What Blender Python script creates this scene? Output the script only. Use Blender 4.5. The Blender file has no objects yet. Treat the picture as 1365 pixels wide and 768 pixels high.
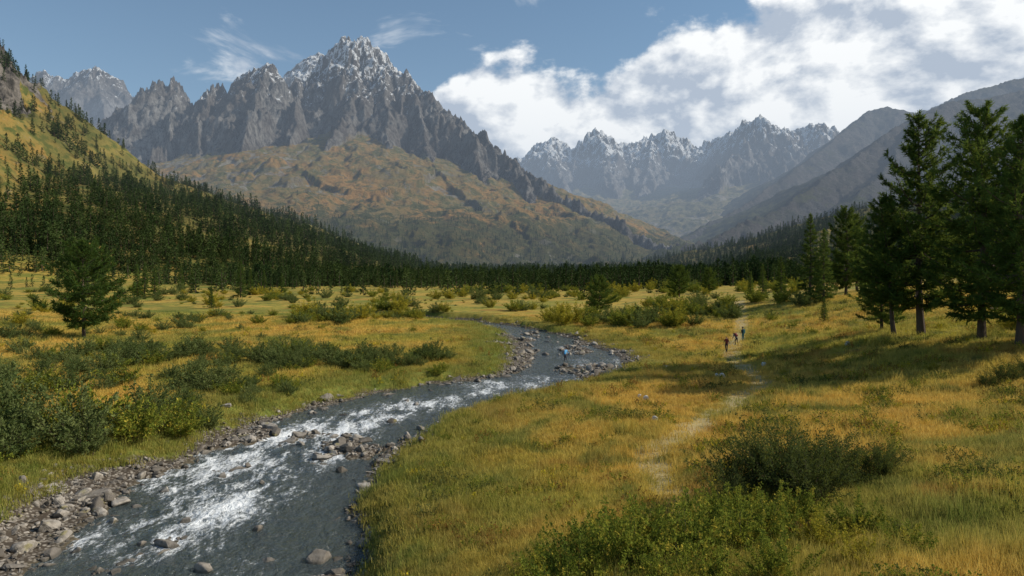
import bpy, math, random
import numpy as np
from mathutils import Vector, Matrix
random.seed(7); rng=np.random.default_rng(7)
scene=bpy.context.scene
scene.view_settings.view_transform='Standard'; scene.view_settings.look='None'; scene.view_settings.exposure=0
F=910.0; CAMZ=10.0
def P(u,v,D): return ((u-682)/F*D, D, CAMZ+(360-v)/F*D)
# ---------------------------------------------------------------- noise
_ang=np.linspace(0,2*np.pi,64,endpoint=False); GX=np.cos(_ang).astype(np.float32); GY=np.sin(_ang).astype(np.float32)
def _hash(ix,iy,seed):
    with np.errstate(over='ignore'):
        h=ix.astype(np.uint32)*np.uint32(374761393)+iy.astype(np.uint32)*np.uint32(668265263)+np.uint32((seed*1442695041)&0xffffffff)
        h=(h^(h>>np.uint32(13)))*np.uint32(1274126177)
        h^=h>>np.uint32(16)
    return (h&np.uint32(63)).astype(np.int64)
def pn(x,y,seed=0):
    x=np.asarray(x,dtype=np.float64); y=np.asarray(y,dtype=np.float64)
    fx=np.floor(x); fy=np.floor(y); ix=fx.astype(np.int64); iy=fy.astype(np.int64)
    dx=(x-fx).astype(np.float32); dy=(y-fy).astype(np.float32)
    ux=dx*dx*dx*(dx*(dx*6-15)+10); uy=dy*dy*dy*(dy*(dy*6-15)+10)
    def c(ox,oy):
        h=_hash((ix+ox)&0xffffffff,(iy+oy)&0xffffffff,seed); return GX[h]*(dx-ox)+GY[h]*(dy-oy)
    a=c(0,0);b=c(1,0);d=c(0,1);e=c(1,1)
    return ((a+(b-a)*ux)*(1-uy)+(d+(e-d)*ux)*uy)*1.5
def fbm(x,y,o=5,seed=0,g=.5):
    s=0;a=1;t=0
    for i in range(o):
        s=s+a*pn(x*2**i+17.3*i,y*2**i-9.1*i,seed+i);t+=a;a*=g
    return s/t
def ridged(x,y,o=5,seed=0,g=.5):
    s=0;a=1;t=0;w=1
    for i in range(o):
        n=1-np.abs(pn(x*2**i+11.7*i,y*2**i+5.3*i,seed+i));n=n*n
        s=s+a*n*w;t+=a;w=np.clip(n*1.5,0,1);a*=g
    return s/t
def sst(a,b,x):
    t=np.clip((x-a)/(b-a),0,1);return t*t*(3-2*t)
# ---------------------------------------------------------------- mesh helpers
def mesh_from(name,V,Fc,k,mats=(),mi=None,smooth=False):
    me=bpy.data.meshes.new(name); V=np.asarray(V,dtype=np.float32); Fc=np.asarray(Fc,dtype=np.int32)
    n=len(Fc); me.vertices.add(len(V)); me.vertices.foreach_set('co',V.ravel())
    me.loops.add(n*k); me.loops.foreach_set('vertex_index',Fc.ravel())
    me.polygons.add(n); me.polygons.foreach_set('loop_start',np.arange(n,dtype=np.int32)*k)
    me.polygons.foreach_set('loop_total',np.full(n,k,dtype=np.int32))
    for m in mats: me.materials.append(m)
    if mi is not None: me.polygons.foreach_set('material_index',np.asarray(mi,dtype=np.int32))
    me.polygons.foreach_set('use_smooth',np.full(n,smooth,dtype=bool))
    me.update(calc_edges=True); return me
def add_obj(name,me,loc=(0,0,0),rz=0,sc=1,parent=None):
    o=bpy.data.objects.new(name,me); scene.collection.objects.link(o); o.location=loc; o.rotation_euler=(0,0,rz)
    o.scale=(sc,sc,sc) if not hasattr(sc,'__len__') else sc
    if parent: o.parent=parent
    return o
def fattr(me,name,arr):
    a=me.attributes.new(name,'FLOAT','POINT'); a.data.foreach_set('value',np.asarray(arr,dtype=np.float32).ravel())
def vattr(me,name,arr):
    a=me.attributes.new(name,'FLOAT_VECTOR','POINT'); a.data.foreach_set('vector',np.asarray(arr,dtype=np.float32).ravel())
def grid_obj(name,X,Y,Z,attrs,mat):
    r,c=Z.shape; V=np.stack([X,Y,Z],-1).reshape(-1,3)
    i=np.arange(r-1)[:,None]*c+np.arange(c-1)[None,:]; i=i.ravel()
    me=mesh_from(name,V,np.stack([i,i+1,i+c+1,i+c],-1),4,[mat],None,True)
    for k,a in attrs.items(): fattr(me,k,a)
    return add_obj(name,me)
class HF:
    def __init__(s,tx,Ys,Z): s.tx=tx;s.Ys=Ys;s.Z=Z
    def __call__(s,x,y,A=None):
        Z=s.Z if A is None else A
        t=x/y; j=np.clip((t-s.tx[0])/(s.tx[1]-s.tx[0]),0,len(s.tx)-1.001); i=np.clip(np.interp(y,s.Ys,np.arange(len(s.Ys))),0,len(s.Ys)-1.001)
        i0=i.astype(int);j0=j.astype(int);a=i-i0;b=j-j0
        return (Z[i0,j0]*(1-b)+Z[i0,j0+1]*b)*(1-a)+(Z[i0+1,j0]*(1-b)+Z[i0+1,j0+1]*b)*a
def normz(X,Y,Z):
    ax=np.gradient(X,axis=1);az=np.gradient(Z,axis=1);ay=np.gradient(Y,axis=1)
    bx=np.gradient(X,axis=0);by=np.gradient(Y,axis=0);bz=np.gradient(Z,axis=0)
    nx=ay*bz-az*by; ny=az*bx-ax*bz; nz=ax*by-ay*bx
    return nz/np.sqrt(nx*nx+ny*ny+nz*nz+1e-9)
# ---------------------------------------------------------------- node helpers
class NT:
    def __init__(s,name):
        s.m=bpy.data.materials.new(name); s.m.use_nodes=True; s.t=s.m.node_tree; s.t.nodes.clear()
        s.out=s.N('ShaderNodeOutputMaterial')
    def N(s,ty,**kw):
        n=s.t.nodes.new(ty)
        for k,v in kw.items(): setattr(n,k,v)
        return n
    def L(s,a,b): s.t.links.new(a,b)
    def set(s,sock,v):
        if hasattr(v,'is_output'): s.L(v,sock)
        else: sock.default_value=v
    def pos(s): return s.N('ShaderNodeNewGeometry').outputs['Position']
    def noise(s,vec,scale,detail=4,rough=.55,dist=0):
        n=s.N('ShaderNodeTexNoise'); s.L(vec,n.inputs['Vector']); n.inputs['Scale'].default_value=scale
        n.inputs['Detail'].default_value=detail; n.inputs['Roughness'].default_value=rough; n.inputs['Distortion'].default_value=dist
        return n.outputs['Fac']
    def vmul(s,vec,v):
        n=s.N('ShaderNodeVectorMath',operation='MULTIPLY'); s.L(vec,n.inputs[0]); n.inputs[1].default_value=v; return n.outputs[0]
    def math(s,op,a,b=0,c=None,clamp=False):
        n=s.N('ShaderNodeMath',operation=op,use_clamp=clamp); s.set(n.inputs[0],a); s.set(n.inputs[1],b)
        if c is not None: s.set(n.inputs[2],c)
        return n.outputs[0]
    def mr(s,x,a,b,c=0,d=1):
        n=s.N('ShaderNodeMapRange',interpolation_type='SMOOTHSTEP'); s.L(x,n.inputs[0])
        for i,v in zip((1,2,3,4),(a,b,c,d)): s.set(n.inputs[i],v)
        return n.outputs[0]
    def mix(s,f,a,b,bt='MIX'):
        n=s.N('ShaderNodeMix',data_type='RGBA',blend_type=bt); s.set(n.inputs[0],f)
        for i,v in ((6,a),(7,b)):
            if isinstance(v,tuple): v=(*v,1)[:4]
            s.set(n.inputs[i],v)
        return n.outputs[2]
    def attr(s,name,inst=False):
        n=s.N('ShaderNodeAttribute',attribute_name=name)
        if inst: n.attribute_type='INSTANCER'
        return n.outputs['Fac']
    def bump(s,h,strength,dist,nrm=None):
        n=s.N('ShaderNodeBump'); s.L(h,n.inputs['Height']); n.inputs['Strength'].default_value=strength; n.inputs['Distance'].default_value=dist
        if nrm is not None: s.L(nrm,n.inputs['Normal'])
        return n.outputs[0]
    def diffuse(s,col,nrm=None,rough=.9,spec=.2):
        b=s.N('ShaderNodeBsdfPrincipled'); s.set(b.inputs['Base Color'],(*col,1) if isinstance(col,tuple) else col)
        s.set(b.inputs['Roughness'],rough); b.inputs['Specular IOR Level'].default_value=spec
        if nrm is not None: s.L(nrm,b.inputs['Normal'])
        s.L(b.outputs[0],s.out.inputs[0]); return b
def leaf_mat(name,ca,cb,scale=1.5,trans=.3,cc=None):
    m=NT(name); p=m.pos(); f=m.mr(m.noise(p,scale,2,.6),.35,.65)
    oi=m.N('ShaderNodeObjectInfo').outputs['Random']
    f=m.math('ADD',m.math('MULTIPLY',f,.55),m.math('MULTIPLY',oi,.45))
    col=m.mix(f,ca,cb)
    if cc: col=m.mix(m.mr(m.noise(p,scale*3,2),.52,.66),col,cc)
    d=m.N('ShaderNodeBsdfDiffuse'); m.L(col,d.inputs[0])
    if trans>0:
        t=m.N('ShaderNodeBsdfTranslucent'); x=m.N('ShaderNodeMixShader'); x.inputs[0].default_value=trans
        m.L(m.mix(.4,col,(.25,.28,.03),'MIX'),t.inputs[0]); m.L(d.outputs[0],x.inputs[1]); m.L(t.outputs[0],x.inputs[2]); m.L(x.outputs[0],m.out.inputs[0])
    else: m.L(d.outputs[0],m.out.inputs[0])
    return m.m
def meadow(m,p,lush,g=1.0):
    k=lambda *c: tuple(min(.88,g*v) for v in c)
    A=m.noise(p,.045,4,.6,.6); B=m.noise(p,.35,3,.65,.4); C=m.noise(p,2.6,2,.7); E=m.noise(p,.13,4,.62,.8)
    gold=m.mix(m.mr(C,.35,.7),k(.39,.25,.045),k(.56,.395,.095))
    rust=k(.29,.14,.035); yg=m.mix(m.mr(C,.3,.7),k(.21,.205,.035),k(.38,.32,.06)); green=k(.09,.125,.028)
    c=m.mix(m.mr(A,.44,.62),gold,yg)
    c=m.mix(m.math('MULTIPLY',m.mr(E,.52,.63),.8),c,m.mix(m.mr(C,.35,.65),green,k(.18,.20,.04)))
    c=m.mix(m.math('MULTIPLY',m.mr(E,.44,.34),.6),c,rust)
    c=m.mix(m.math('MULTIPLY',m.mr(B,.54,.67),.75),c,green)
    c=m.mix(m.math('MULTIPLY',m.mr(B,.44,.30),.5),c,rust)
    c=m.mix(m.math('MULTIPLY',lush,m.mr(C,.15,.6,.4,.95)),c,m.mix(C,k(.06,.10,.02),k(.17,.205,.04)))
    return c
# ---------------------------------------------------------------- materials
def mat_ground():
    m=NT('ground'); p=m.pos(); lush=m.attr('lush'); grav=m.attr('gravel'); path=m.attr('path'); hill=m.attr('hill'); rock=m.attr('rock'); forest=m.attr('forest')
    c=meadow(m,p,lush,.95)
    hA=m.noise(p,.012,5,.62,.8); hB=m.noise(p,.08,4,.6)
    hc=m.mix(m.mr(hA,.38,.60),(.36,.20,.05),(.25,.20,.055)); hc=m.mix(m.mr(hB,.47,.62),hc,(.09,.11,.03)); hc=m.mix(m.mr(hB,.42,.3,0,.6),hc,(.33,.28,.19))
    c=m.mix(hill,c,hc)
    c=m.mix(m.math('MULTIPLY',forest,.7),c,m.mix(m.noise(p,.2,3),(.04,.055,.018),(.14,.13,.04)))
    fine=m.noise(p,9,2,.7)
    c=m.mix(m.mr(fine,.3,.7,.0,.3),c,(.09,.075,.02))
    pathf=m.mr(m.math('ADD',path,m.math('MULTIPLY',m.math('SUBTRACT',m.noise(p,1.2,3,.7),.5),1.1)),.2,.85)
    c=m.mix(m.math('MULTIPLY',pathf,.75),c,m.mix(fine,(.34,.26,.12),(.46,.37,.2)))
    vo=m.N('ShaderNodeTexVoronoi'); m.L(p,vo.inputs['Vector']); vo.inputs['Scale'].default_value=6.5
    vd=vo.outputs['Distance']; sep=m.N('ShaderNodeSeparateColor'); m.L(vo.outputs['Color'],sep.inputs[0])
    st=m.mix(sep.outputs[0],(.09,.075,.06),(.30,.265,.22)); st=m.mix(m.mr(vd,.25,.6),st,(.06,.048,.036))
    gf=m.mr(m.math('ADD',grav,m.math('MULTIPLY',m.math('SUBTRACT',m.noise(p,.9,4,.65),.5),1.3)),.4,.65)
    c=m.mix(gf,c,st)
    sx=m.N('ShaderNodeSeparateXYZ'); m.L(p,sx.inputs[0])
    wet=m.math('MULTIPLY',m.mr(sx.outputs[2],.10,-.02),m.mr(sx.outputs[1],400,300))
    c=m.mix(m.math('MULTIPLY',wet,.5),c,(.12,.10,.06))
    rn=m.noise(p,.06,6,.7,.5); rc=m.mix(m.mr(rn,.35,.65),(.06,.055,.048),(.25,.22,.19))
    rf=m.mr(m.math('ADD',rock,m.math('MULTIPLY',m.math('SUBTRACT',m.noise(p,.035,5,.7),.5),1.4)),.45,.6)
    c=m.mix(rf,c,rc)
    b=m.bump(m.noise(p,3.5,3,.7),.5,.12)
    b2=m.N('ShaderNodeBump'); m.L(m.math('MULTIPLY',m.noise(p,.06,6,.72),m.math('ADD',hill,rf)),b2.inputs['Height']); b2.inputs['Strength'].default_value=.8; b2.inputs['Distance'].default_value=6; m.L(b,b2.inputs['Normal'])
    m.diffuse(c,b2.outputs[0],.95,.1); return m.m
def mat_mountain(name,grassA,grassB,green,ra=(.035,.035,.038),rb=(.35,.335,.315),sc1=(.16,.14,.115),sc2=(.38,.34,.28),q=1.):
    m=NT(name); p=m.pos(); rk=m.attr('rock'); sn=m.attr('snow'); gr=m.attr('veg'); stk=m.attr('streak')
    n1=m.noise(p,.004*q,6,.68,.6); n2=m.noise(p,.02*q,6,.72,.5); n3=m.noise(m.vmul(p,(1,1,.35)),.035*q,5,.78)
    rock=m.mix(m.mr(n3,.34,.66),ra,rb); rock=m.mix(m.mr(n1,.38,.6,0,.6),rock,(.11,.09,.075))
    scree=m.mix(m.mr(n2,.35,.65),sc1,sc2)
    g=m.mix(m.mr(n1,.40,.58),grassA,grassB); g=m.mix(m.mr(n2,.45,.58,0,.85),g,green); g=m.mix(m.mr(n3,.55,.68,0,.8),g,scree)
    g=m.mix(m.mr(m.math('ADD',stk,m.math('MULTIPLY',m.math('SUBTRACT',n2,.5),.9)),.55,.8,0,.8),g,scree)
    g=m.mix(m.mr(m.math('ADD',gr,m.math('MULTIPLY',m.math('SUBTRACT',n2,.5),1.6)),.35,.65,0,.85),g,m.mix(n3,(.03,.045,.016),(.12,.12,.04)))
    f=m.mr(m.math('ADD',rk,m.math('MULTIPLY',m.math('SUBTRACT',n2,.5),1.3)),.35,.62)
    f2=m.mr(m.math('ADD',rk,m.math('MULTIPLY',m.math('SUBTRACT',n1,.5),1.4)),.12,.40,0,.8)
    c=m.mix(f2,g,scree); c=m.mix(f,c,rock)
    sf=m.mr(m.math('ADD',sn,m.math('MULTIPLY',m.math('SUBTRACT',n3,.5),2.5)),.52,.64,0,.94)
    c=m.mix(sf,c,(.86,.88,.90))
    b=m.bump(m.noise(p,.018*q,8,.8,.3),1.,48/q)
    m.diffuse(c,b,.95,.1); return m.m
M_ground=mat_ground()
M_mtn=mat_mountain('mountain_rock',(.42,.235,.075),(.27,.20,.075),(.12,.13,.045))
M_mtn_f=mat_mountain('mountain_rock_far',(.25,.2,.1),(.2,.18,.09),(.1,.11,.05),ra=(.05,.05,.055),rb=(.33,.32,.31),q=.6)
M_mtn_r=mat_mountain('mountain_slope_painted_shade',(.07,.065,.03),(.05,.052,.027),(.028,.038,.02),ra=(.022,.022,.022),rb=(.10,.095,.09),sc1=(.045,.042,.036),sc2=(.09,.082,.072),q=.7)  # albedo darkened to put backlit and cloud shade into the right ridges
# ---------------------------------------------------------------- ridge field
def seg_field(X,Y,ridges,rmin=0.):
    best=np.full(X.shape,-400.,np.float32); S=np.zeros(X.shape,np.float32); D=np.zeros(X.shape,np.float32); R=np.zeros(X.shape,np.float32)
    for ri,(pts,k1,frac,k2) in enumerate(ridges):
        pts=[P(*q) for q in pts]; s0=ri*3777.
        for a,b in zip(pts[:-1],pts[1:]):
            dx,dy=b[0]-a[0],b[1]-a[1]; l2=dx*dx+dy*dy; L=math.sqrt(l2)
            t=np.clip(((X-a[0])*dx+(Y-a[1])*dy)/l2,0,1); d=np.hypot(X-a[0]-t*dx,Y-a[1]-t*dy)
            zc=a[2]+(b[2]-a[2])*t; D1=frac*zc; dd=D1/k1
            h=zc-np.where(d<dd,k1*d,D1+(d-dd)*k2)
            w=h>best
            best=np.where(w,h,best); S=np.where(w,s0+t*L,S); D=np.where(w,d,D); R=np.where(w,(1-sst(.75,1.25,d/(dd+1)))*(k1>=rmin),R)
            s0+=L
    return best,S,D,R
def mountain(name,t0,t1,nc,Y0,Y1,nr,ridges,mat,warp=35,amp=95,lam=330,gul=55,gl=120,soft=22,snow_z=700,snow_w=300,veg_z=260,rock_k=1.0,seed=3,spire=45,sp_l=75,snow_k=.75,rmin=.9,lboost=0,rib=0):
    tx=np.linspace(t0,t1,nc); Ys=np.linspace(Y0,Y1,nr); T,Y=np.meshgrid(tx,Ys); X=T*Y
    Xw=X+warp*fbm(X/260,Y/260,5,seed,.55); Yw=Y+warp*1.5*fbm(X/260,Y/260,5,seed+9,.55)
    h,S,D,R=seg_field(Xw,Yw,ridges,rmin); R=R*rock_k
    wv=fbm(X/(lam*.5),Y/(lam*.5),4,seed+15)
    g=1-np.abs(pn(S/(gl*1.6)+1.3*wv,D/(gl*4.5)+wv,seed+20)); g2=1-np.abs(pn(S/(gl*.55)+2.2*wv,D/(gl*1.6)-wv,seed+21)); g3=1-np.abs(pn(S/(gl*.2)+2*wv,D/(gl*.6),seed+22))
    up=sst(0,130,D)
    bt=ridged((X+.5*Y)/(lam*1.7)+.4*wv,(Y-.4*X)/(lam*2.2),3,seed+31,.45)-.55
    h=h+R*(amp*.55*(ridged(X/lam,Y/lam,8,seed+30,.62)-.5)+up*amp*.8*bt+up*gul*.8*(g*g-.5)+up*gul*.4*(g2*g2-.5)+gul*.22*(g3*g3-.5))
    cr=np.exp(-D/(sp_l*1.1))*sst(.3,.9,R)
    mod=.35+.9*sst(-.25,.35,fbm(X/(sp_l*4),Y/(sp_l*8),2,seed+36))
    mod=mod*(1+lboost*sst(-.30,-.36,T)*sst(.2,.6,R))
    h=h+cr*spire*mod*(1.3*ridged(X/sp_l,Y/(sp_l*2),5,seed+33,.65)-.6)
    rb=np.abs(pn(S/190+.8*wv,D/2200,seed+44)); rb2=np.abs(pn(S/62+1.2*wv,D/900,seed+45))
    h=h+(1-R)*(soft*1.6*fbm(X/420,Y/420,6,seed+40)+soft*.8*(ridged(S/260+wv,D/900,3,seed+50)-.6)+soft*.45*(ridged(X/90,Y/90,3,seed+55)-.5)+rib*(np.minimum(rb*2.2,1)-.6)+rib*.3*(np.minimum(rb2*2,1)-.6))*sst(-100,60,h)
    streak=(1-np.minimum(rb*5,1))*.7+(1-np.minimum(rb2*5,1))*.5
    nz=normz(X,Y,h)
    rock=np.clip(R*.75+sst(.80,.62,nz)*.55-.12,0,1)*(.25+.75*np.clip(R*1.5+.2,0,1))
    snow=sst(snow_z-snow_w,snow_z+snow_w,h+110*fbm(X/200,Y/200,4,seed+60))*(.55+.45*sst(.35,.7,nz))
    veg=sst(veg_z+90,veg_z-160,h+60*fbm(X/350,Y/350,4,seed+70))
    grid_obj(name,X,Y,h,{'rock':rock,'snow':snow*snow_k,'veg':veg*.75,'streak':streak*sst(1,.2,R)*sst(100,300,h)},mat)
    return HF(tx,Ys,h)
main_r=[
 ([(60,230,3350),(120,195,3300),(165,160,3300),(185,138,3300),(205,118,3300),(235,114,3350),(262,136,3350),(285,106,3400),(305,126,3400),(325,100,3400),(352,84,3400),(375,122,3450),(400,108,3550),(425,80,3650),(450,60,3700),(470,50,3700),(490,56,3700),(510,78,3600),(545,108,3500),(580,135,3350),(620,165,3200),(650,185,3100),(690,215,3000),(720,237,2900),(750,262,2800),(800,290,2650),(850,311,2500),(900,330,2400)],1.2,.5,.42),
 ([(470,50,3700),(476,115,3350),(458,160,3120),(432,195,2900)],1.3,.3,.45),
 ([(352,84,3400),(342,140,3120),(322,200,2850)],1.4,.4,.45),
 ([(235,114,3350),(228,165,3120),(205,222,2850)],1.4,.4,.45),
 ([(285,106,3400),(272,160,3120),(258,215,2880)],1.4,.4,.45),
 ([(400,108,3550),(395,150,3200),(385,195,2950)],1.4,.35,.45),
 ([(545,108,3500),(560,160,3200),(578,215,2950),(600,250,2750)],1.3,.35,.45),
 ([(510,78,3600),(515,140,3250),(520,190,3020)],1.4,.35,.45),
 ([(620,165,3200),(638,220,2900),(655,262,2700)],1.3,.35,.45),
 ([(690,215,3000),(705,250,2800),(715,272,2650)],1.2,.35,.4),
 ([(432,200,2900),(395,240,2500),(350,290,2150),(320,320,1950)],.55,.2,.38),
 ([(432,200,2900),(480,245,2550),(540,290,2250),(600,325,1950)],.5,.2,.38),
 ([(560,240,2780),(640,280,2450),(720,312,2200),(800,340,1950)],.5,.2,.36),
 ([(320,212,2850),(250,248,2500),(190,275,2200)],.55,.2,.38),
 ([(190,222,2850),(120,240,2600)],.55,.2,.38)]
H_main=mountain('mountain',-1.05,.36,960,1500,4100,520,main_r,M_mtn,amp=165,lam=290,gul=65,snow_z=870,snow_w=330,spire=50,sp_l=85,snow_k=.88,lboost=1.0,soft=28,rib=16)
left_far=[([(-60,160,6000),(0,135,6000),(40,105,6000),(60,98,6000),(90,104,6000),(112,94,6000),(130,88,6000),(150,101,6000),(180,135,6000),(230,170,6000)],1.2,.6,.6),
 ([(130,88,6000),(140,150,5500),(150,200,5100)],1.2,.4,.6),([(60,98,6000),(50,160,5500)],1.2,.4,.6),
 ([(330,150,6500),(370,118,6500),(395,93,6500),(415,76,6500),(440,76,6500),(480,110,6500)],1.2,.6,.6)]
mountain('mountain',-.95,-.2,450,4900,6800,240,left_far,M_mtn_f,warp=60,amp=200,lam=520,gul=90,gl=180,snow_z=1500,snow_w=400,seed=103,spire=80,sp_l=140)
far_r=[([(640,240,8800),(680,222,8700),(705,203,8600),(735,184,8600),(760,203,8600),(785,190,8500),(800,176,8500),(815,192,8500),(832,195,8500),(850,186,8500),(870,180,8500),(885,174,8500),(903,189,8500),(930,192,8500),(960,183,8500),(985,180,8000),(1000,170,7300),(1018,160,7000),(1040,174,7000),(1060,178,7000),(1078,166,7000),(1095,172,7000),(1115,182,7000),(1180,190,7000)],1.05,.45,.27),
 ([(735,184,8600),(745,230,7800),(755,270,7000),(770,300,6300)],1.1,.35,.3),
 ([(800,176,8500),(812,225,7700),(822,262,7000)],1.1,.35,.3),
 ([(870,180,8500),(862,225,7700),(850,265,7000)],1.1,.35,.3),
 ([(930,192,8500),(915,225,7900)],1.1,.35,.3),
 ([(1018,160,7000),(985,200,6600),(950,240,6100),(915,280,5500),(890,305,5000)],1.0,.45,.35),
 ([(1060,178,7000),(1040,220,6300),(1000,265,5600)],1.0,.4,.4),
 ([(700,290,6500),(760,310,5800),(830,325,5000)],.5,.3,.3)]
mountain('mountain',-.1,.62,500,3900,9300,480,far_r,M_mtn_f,warp=70,amp=300,lam=620,gul=130,gl=210,soft=40,snow_z=1220,snow_w=480,seed=203,veg_z=250,spire=115,sp_l=190,snow_k=.98)
right_r=[([(1110,190,6000),(1135,163,5700),(1160,147,5500),(1185,142,5500),(1220,150,5500),(1300,120,5500),(1450,80,5500)],.8,.35,.5),
 ([(1160,147,5500),(1100,195,5000),(1040,240,4500),(980,280,4100),(920,310,3700),(880,328,3400)],.75,.35,.5),
 ([(1650,40,4000),(1500,85,4000),(1365,118,4000),(1310,132,4000),(1265,138,3900),(1225,152,3800),(1190,172,3700),(1150,200,3500),(1100,238,3200),(1050,272,2900),(980,303,2600),(900,330,2300)],.7,.35,.45),
 ([(1310,132,4000),(1290,190,3400),(1240,240,2900)],.65,.3,.45),
 ([(1225,152,3800),(1190,215,3300),(1140,262,2800)],.65,.3,.45),
 ([(1450,95,4000),(1420,180,3300),(1380,240,2700)],.65,.3,.45)]
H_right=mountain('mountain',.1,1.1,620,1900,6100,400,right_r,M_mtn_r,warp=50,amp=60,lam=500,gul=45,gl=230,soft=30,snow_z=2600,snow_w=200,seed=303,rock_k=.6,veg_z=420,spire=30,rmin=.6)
# ---------------------------------------------------------------- ground
river=np.array([(-8,-5,5.2,3,.3),(-10,12,5.4,4.5,.3),(-10.6,22.3,5.4,6.0,.8),(-11.3,26.8,5.3,5.0,.5),(-11.7,31.4,5.2,2.8,.4),(-11.9,36,5.1,1.6,1.8),(-11.3,41.4,5.3,1.2,2.6),(-9.3,47.9,5.3,.8,1.4),(-5.5,54,4.8,.6,1.2),(0,59.5,4.5,1.0,1.8),(4.5,66,4.3,2.8,3),(7.3,75.8,4.9,4.,2.8),(6,91,4.1,3.5,2),(2.7,107,3.6,1.5,1.),(-3,121,3.2,1,1),(-9,130,3,1,1),(-22,139,2.2,1,1),(-45,146,.1,.5,.5)],float)
pathp=np.array([(7.4,17),(6.2,22),(5.7,26),(6.4,30.5),(9.3,35.5),(14.0,43),(18.3,50.5),(20.6,58.5),(23.4,72.8),(27,83),(35,104),(50,150)],float)
def catmull(p,n=8):
    q=[]
    for i in range(len(p)-1):
        p0,p1,p2,p3=p[max(i-1,0)],p[i],p[i+1],p[min(i+2,len(p)-1)]
        for t in np.linspace(0,1,n,endpoint=False): q.append(.5*(2*p1+(p2-p0)*t+(2*p0-5*p1+4*p2-p3)*t*t+(3*p1-p0-3*p2+p3)*t**3))
    return np.array(q+[p[-1]])
pathp=catmull(pathp,4); river=catmull(river,3)
def poly_dist(X,Y,pts,extra=None):
    bd=np.full(X.shape,1e9); side=np.zeros(X.shape); ex=[np.zeros(X.shape) for _ in range(0 if extra is None else extra.shape[1])]
    for i in range(len(pts)-1):
        a,b=pts[i],pts[i+1]; dx,dy=b-a; l2=dx*dx+dy*dy; t=np.clip(((X-a[0])*dx+(Y-a[1])*dy)/l2,0,1)
        d=np.hypot(X-a[0]-t*dx,Y-a[1]-t*dy); w=d<bd; bd=np.where(w,d,bd); side=np.where(w,np.sign(dx*(Y-a[1])-dy*(X-a[0])),side)
        for k in range(len(ex)): ex[k]=np.where(w,extra[i,k]*(1-t)+extra[i+1,k]*t,ex[k])
    return bd,side,ex
ctrl=np.array([(-60,7,3),(-20,9,1.5),(-5,7,4),(0,7,5.4),(5,7,5.8),(10,8,5.6),(-5,12,1.6),(0,12,3.5),(9,12,4.4),(14,14,4.5),(0,17,2.3),(-4,22,1.2),(-4.5,30,1.0),(15,20,3.8),(24,32,3.05),(31.5,42,3.5),(45,42,5),(16.5,36,2.1),(20,58,1.07),(6,28,1.95),(.8,40,1.2),(10.5,57,1.1),(-1,50,.9),
 (24,77,.75),(38.4,64,3.9),(39,57,4.05),(37,50,4.2),(60,60,7),(41,80,3.2),(55,121,4.7),(48,120,3.6),(43,180,2.4),(80,120,7.5),(15,110,.9),(17,136,1.),(0,260,1.4),(-21,28,1.4),(-40,28,2.),(-23,34,1.2),(-20,45,1),(-40,50,1.4),(-64,85,1.4),(-57,91,.9),(-27,58,1.0),(-10,70,.9),(-55,130,1.4),(-10,150,1.3),(-127,170,2.5),(-110,330,2.7),(-300,300,4),(300,300,8),(150,300,5),(0,500,1.5),(0,3000,5),(-3000,3000,5),(3000,3000,5),(0,1200,4),(-1200,1200,5),(1200,1200,10)],float)
def feat(x,y): return np.arctan2(x,y)*1.6, np.log(np.hypot(x,y))
ca,cr=feat(ctrl[:,0],ctrl[:,1]); A=np.sqrt((ca[:,None]-ca)**2+(cr[:,None]-cr)**2+.02); zm=ctrl[:,2].mean(); W=np.linalg.solve(A,ctrl[:,2]-zm)
tx=np.linspace(-1.1,1.1,1060); Ys=np.exp(np.linspace(math.log(6.5),math.log(3200),800)); T,Y=np.meshgrid(tx,Ys); X=T*Y
a_,r_=feat(X,Y); base=np.full(X.shape,zm)
for i in range(len(W)): base+=W[i]*np.sqrt((a_-ca[i])**2+(r_-cr[i])**2+.02)
def smax(a,b,k):
    h=np.clip(.5+.5*(a-b)/k,0,1); return b*(1-h)+a*h+k*h*(1-h)
hw=lambda x,y,a,s: a*fbm(x/120,y/120,4,s)
lh,_,ld,_=seg_field(X+hw(X,Y,22,71),Y+hw(X,Y,22,72),[([(-420,-80,620),(-250,-20,680),(-100,30,720),(-30,62,745),(0,88,750),(25,118,780),(60,165,850),(110,203,900),(180,242,1000),(240,274,1080),(330,311,1200),(430,337,1350),(560,350,1600),(700,357,1900)],.95,.6,.29),
   ([(-30,62,745),(-20,172,620),(-10,242,520)],.7,.5,.28),([(110,203,900),(125,252,800),(140,302,680)],.7,.5,.28)])
rh,_,rd,_=seg_field(X+hw(X,Y,30,75),Y+hw(X,Y,30,76),[([(770,356,1700),(850,350,1500),(950,330,1300),(1050,305,1200),(1150,280,1100),(1250,261,1050),(1365,241,1000),(1600,200,900)],.36,.3,.3),
   ([(1150,280,1100),(1080,328,850),(1020,352,650)],.35,.3,.28),([(1365,241,1000),(1300,305,700),(1240,347,500)],.35,.3,.28)])
hills=np.maximum(lh,rh)
h=smax(base,hills+6*fbm(X/90,Y/90,5,81)+3*ridged(X/40,Y/40,3,83)*sst(10,60,hills),12)
hillm=sst(6,30,hills)*(lh>=rh)+sst(4,20,hills)*(rh>lh)
rocks_l=sst(95,15,ld)*sst(120,200,lh)
h=h+rocks_l*(44*(ridged(X/60,Y/60,6,87,.6)-.45))
near=sst(400,150,Y)
h=h+(.34*fbm(X/11,Y/11,4,91)+.12*fbm(X/2.2,Y/2.2,3,92)*sst(120,60,Y))+(1-near)*1.2*fbm(X/70,Y/70,4,93)
dr,side,(hwid,gl_,gr_)=poly_dist(X,Y,river[:,:2],river[:,2:])
e=dr-hwid+1.6*fbm(X/5,Y/5,5,95,.6)
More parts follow.
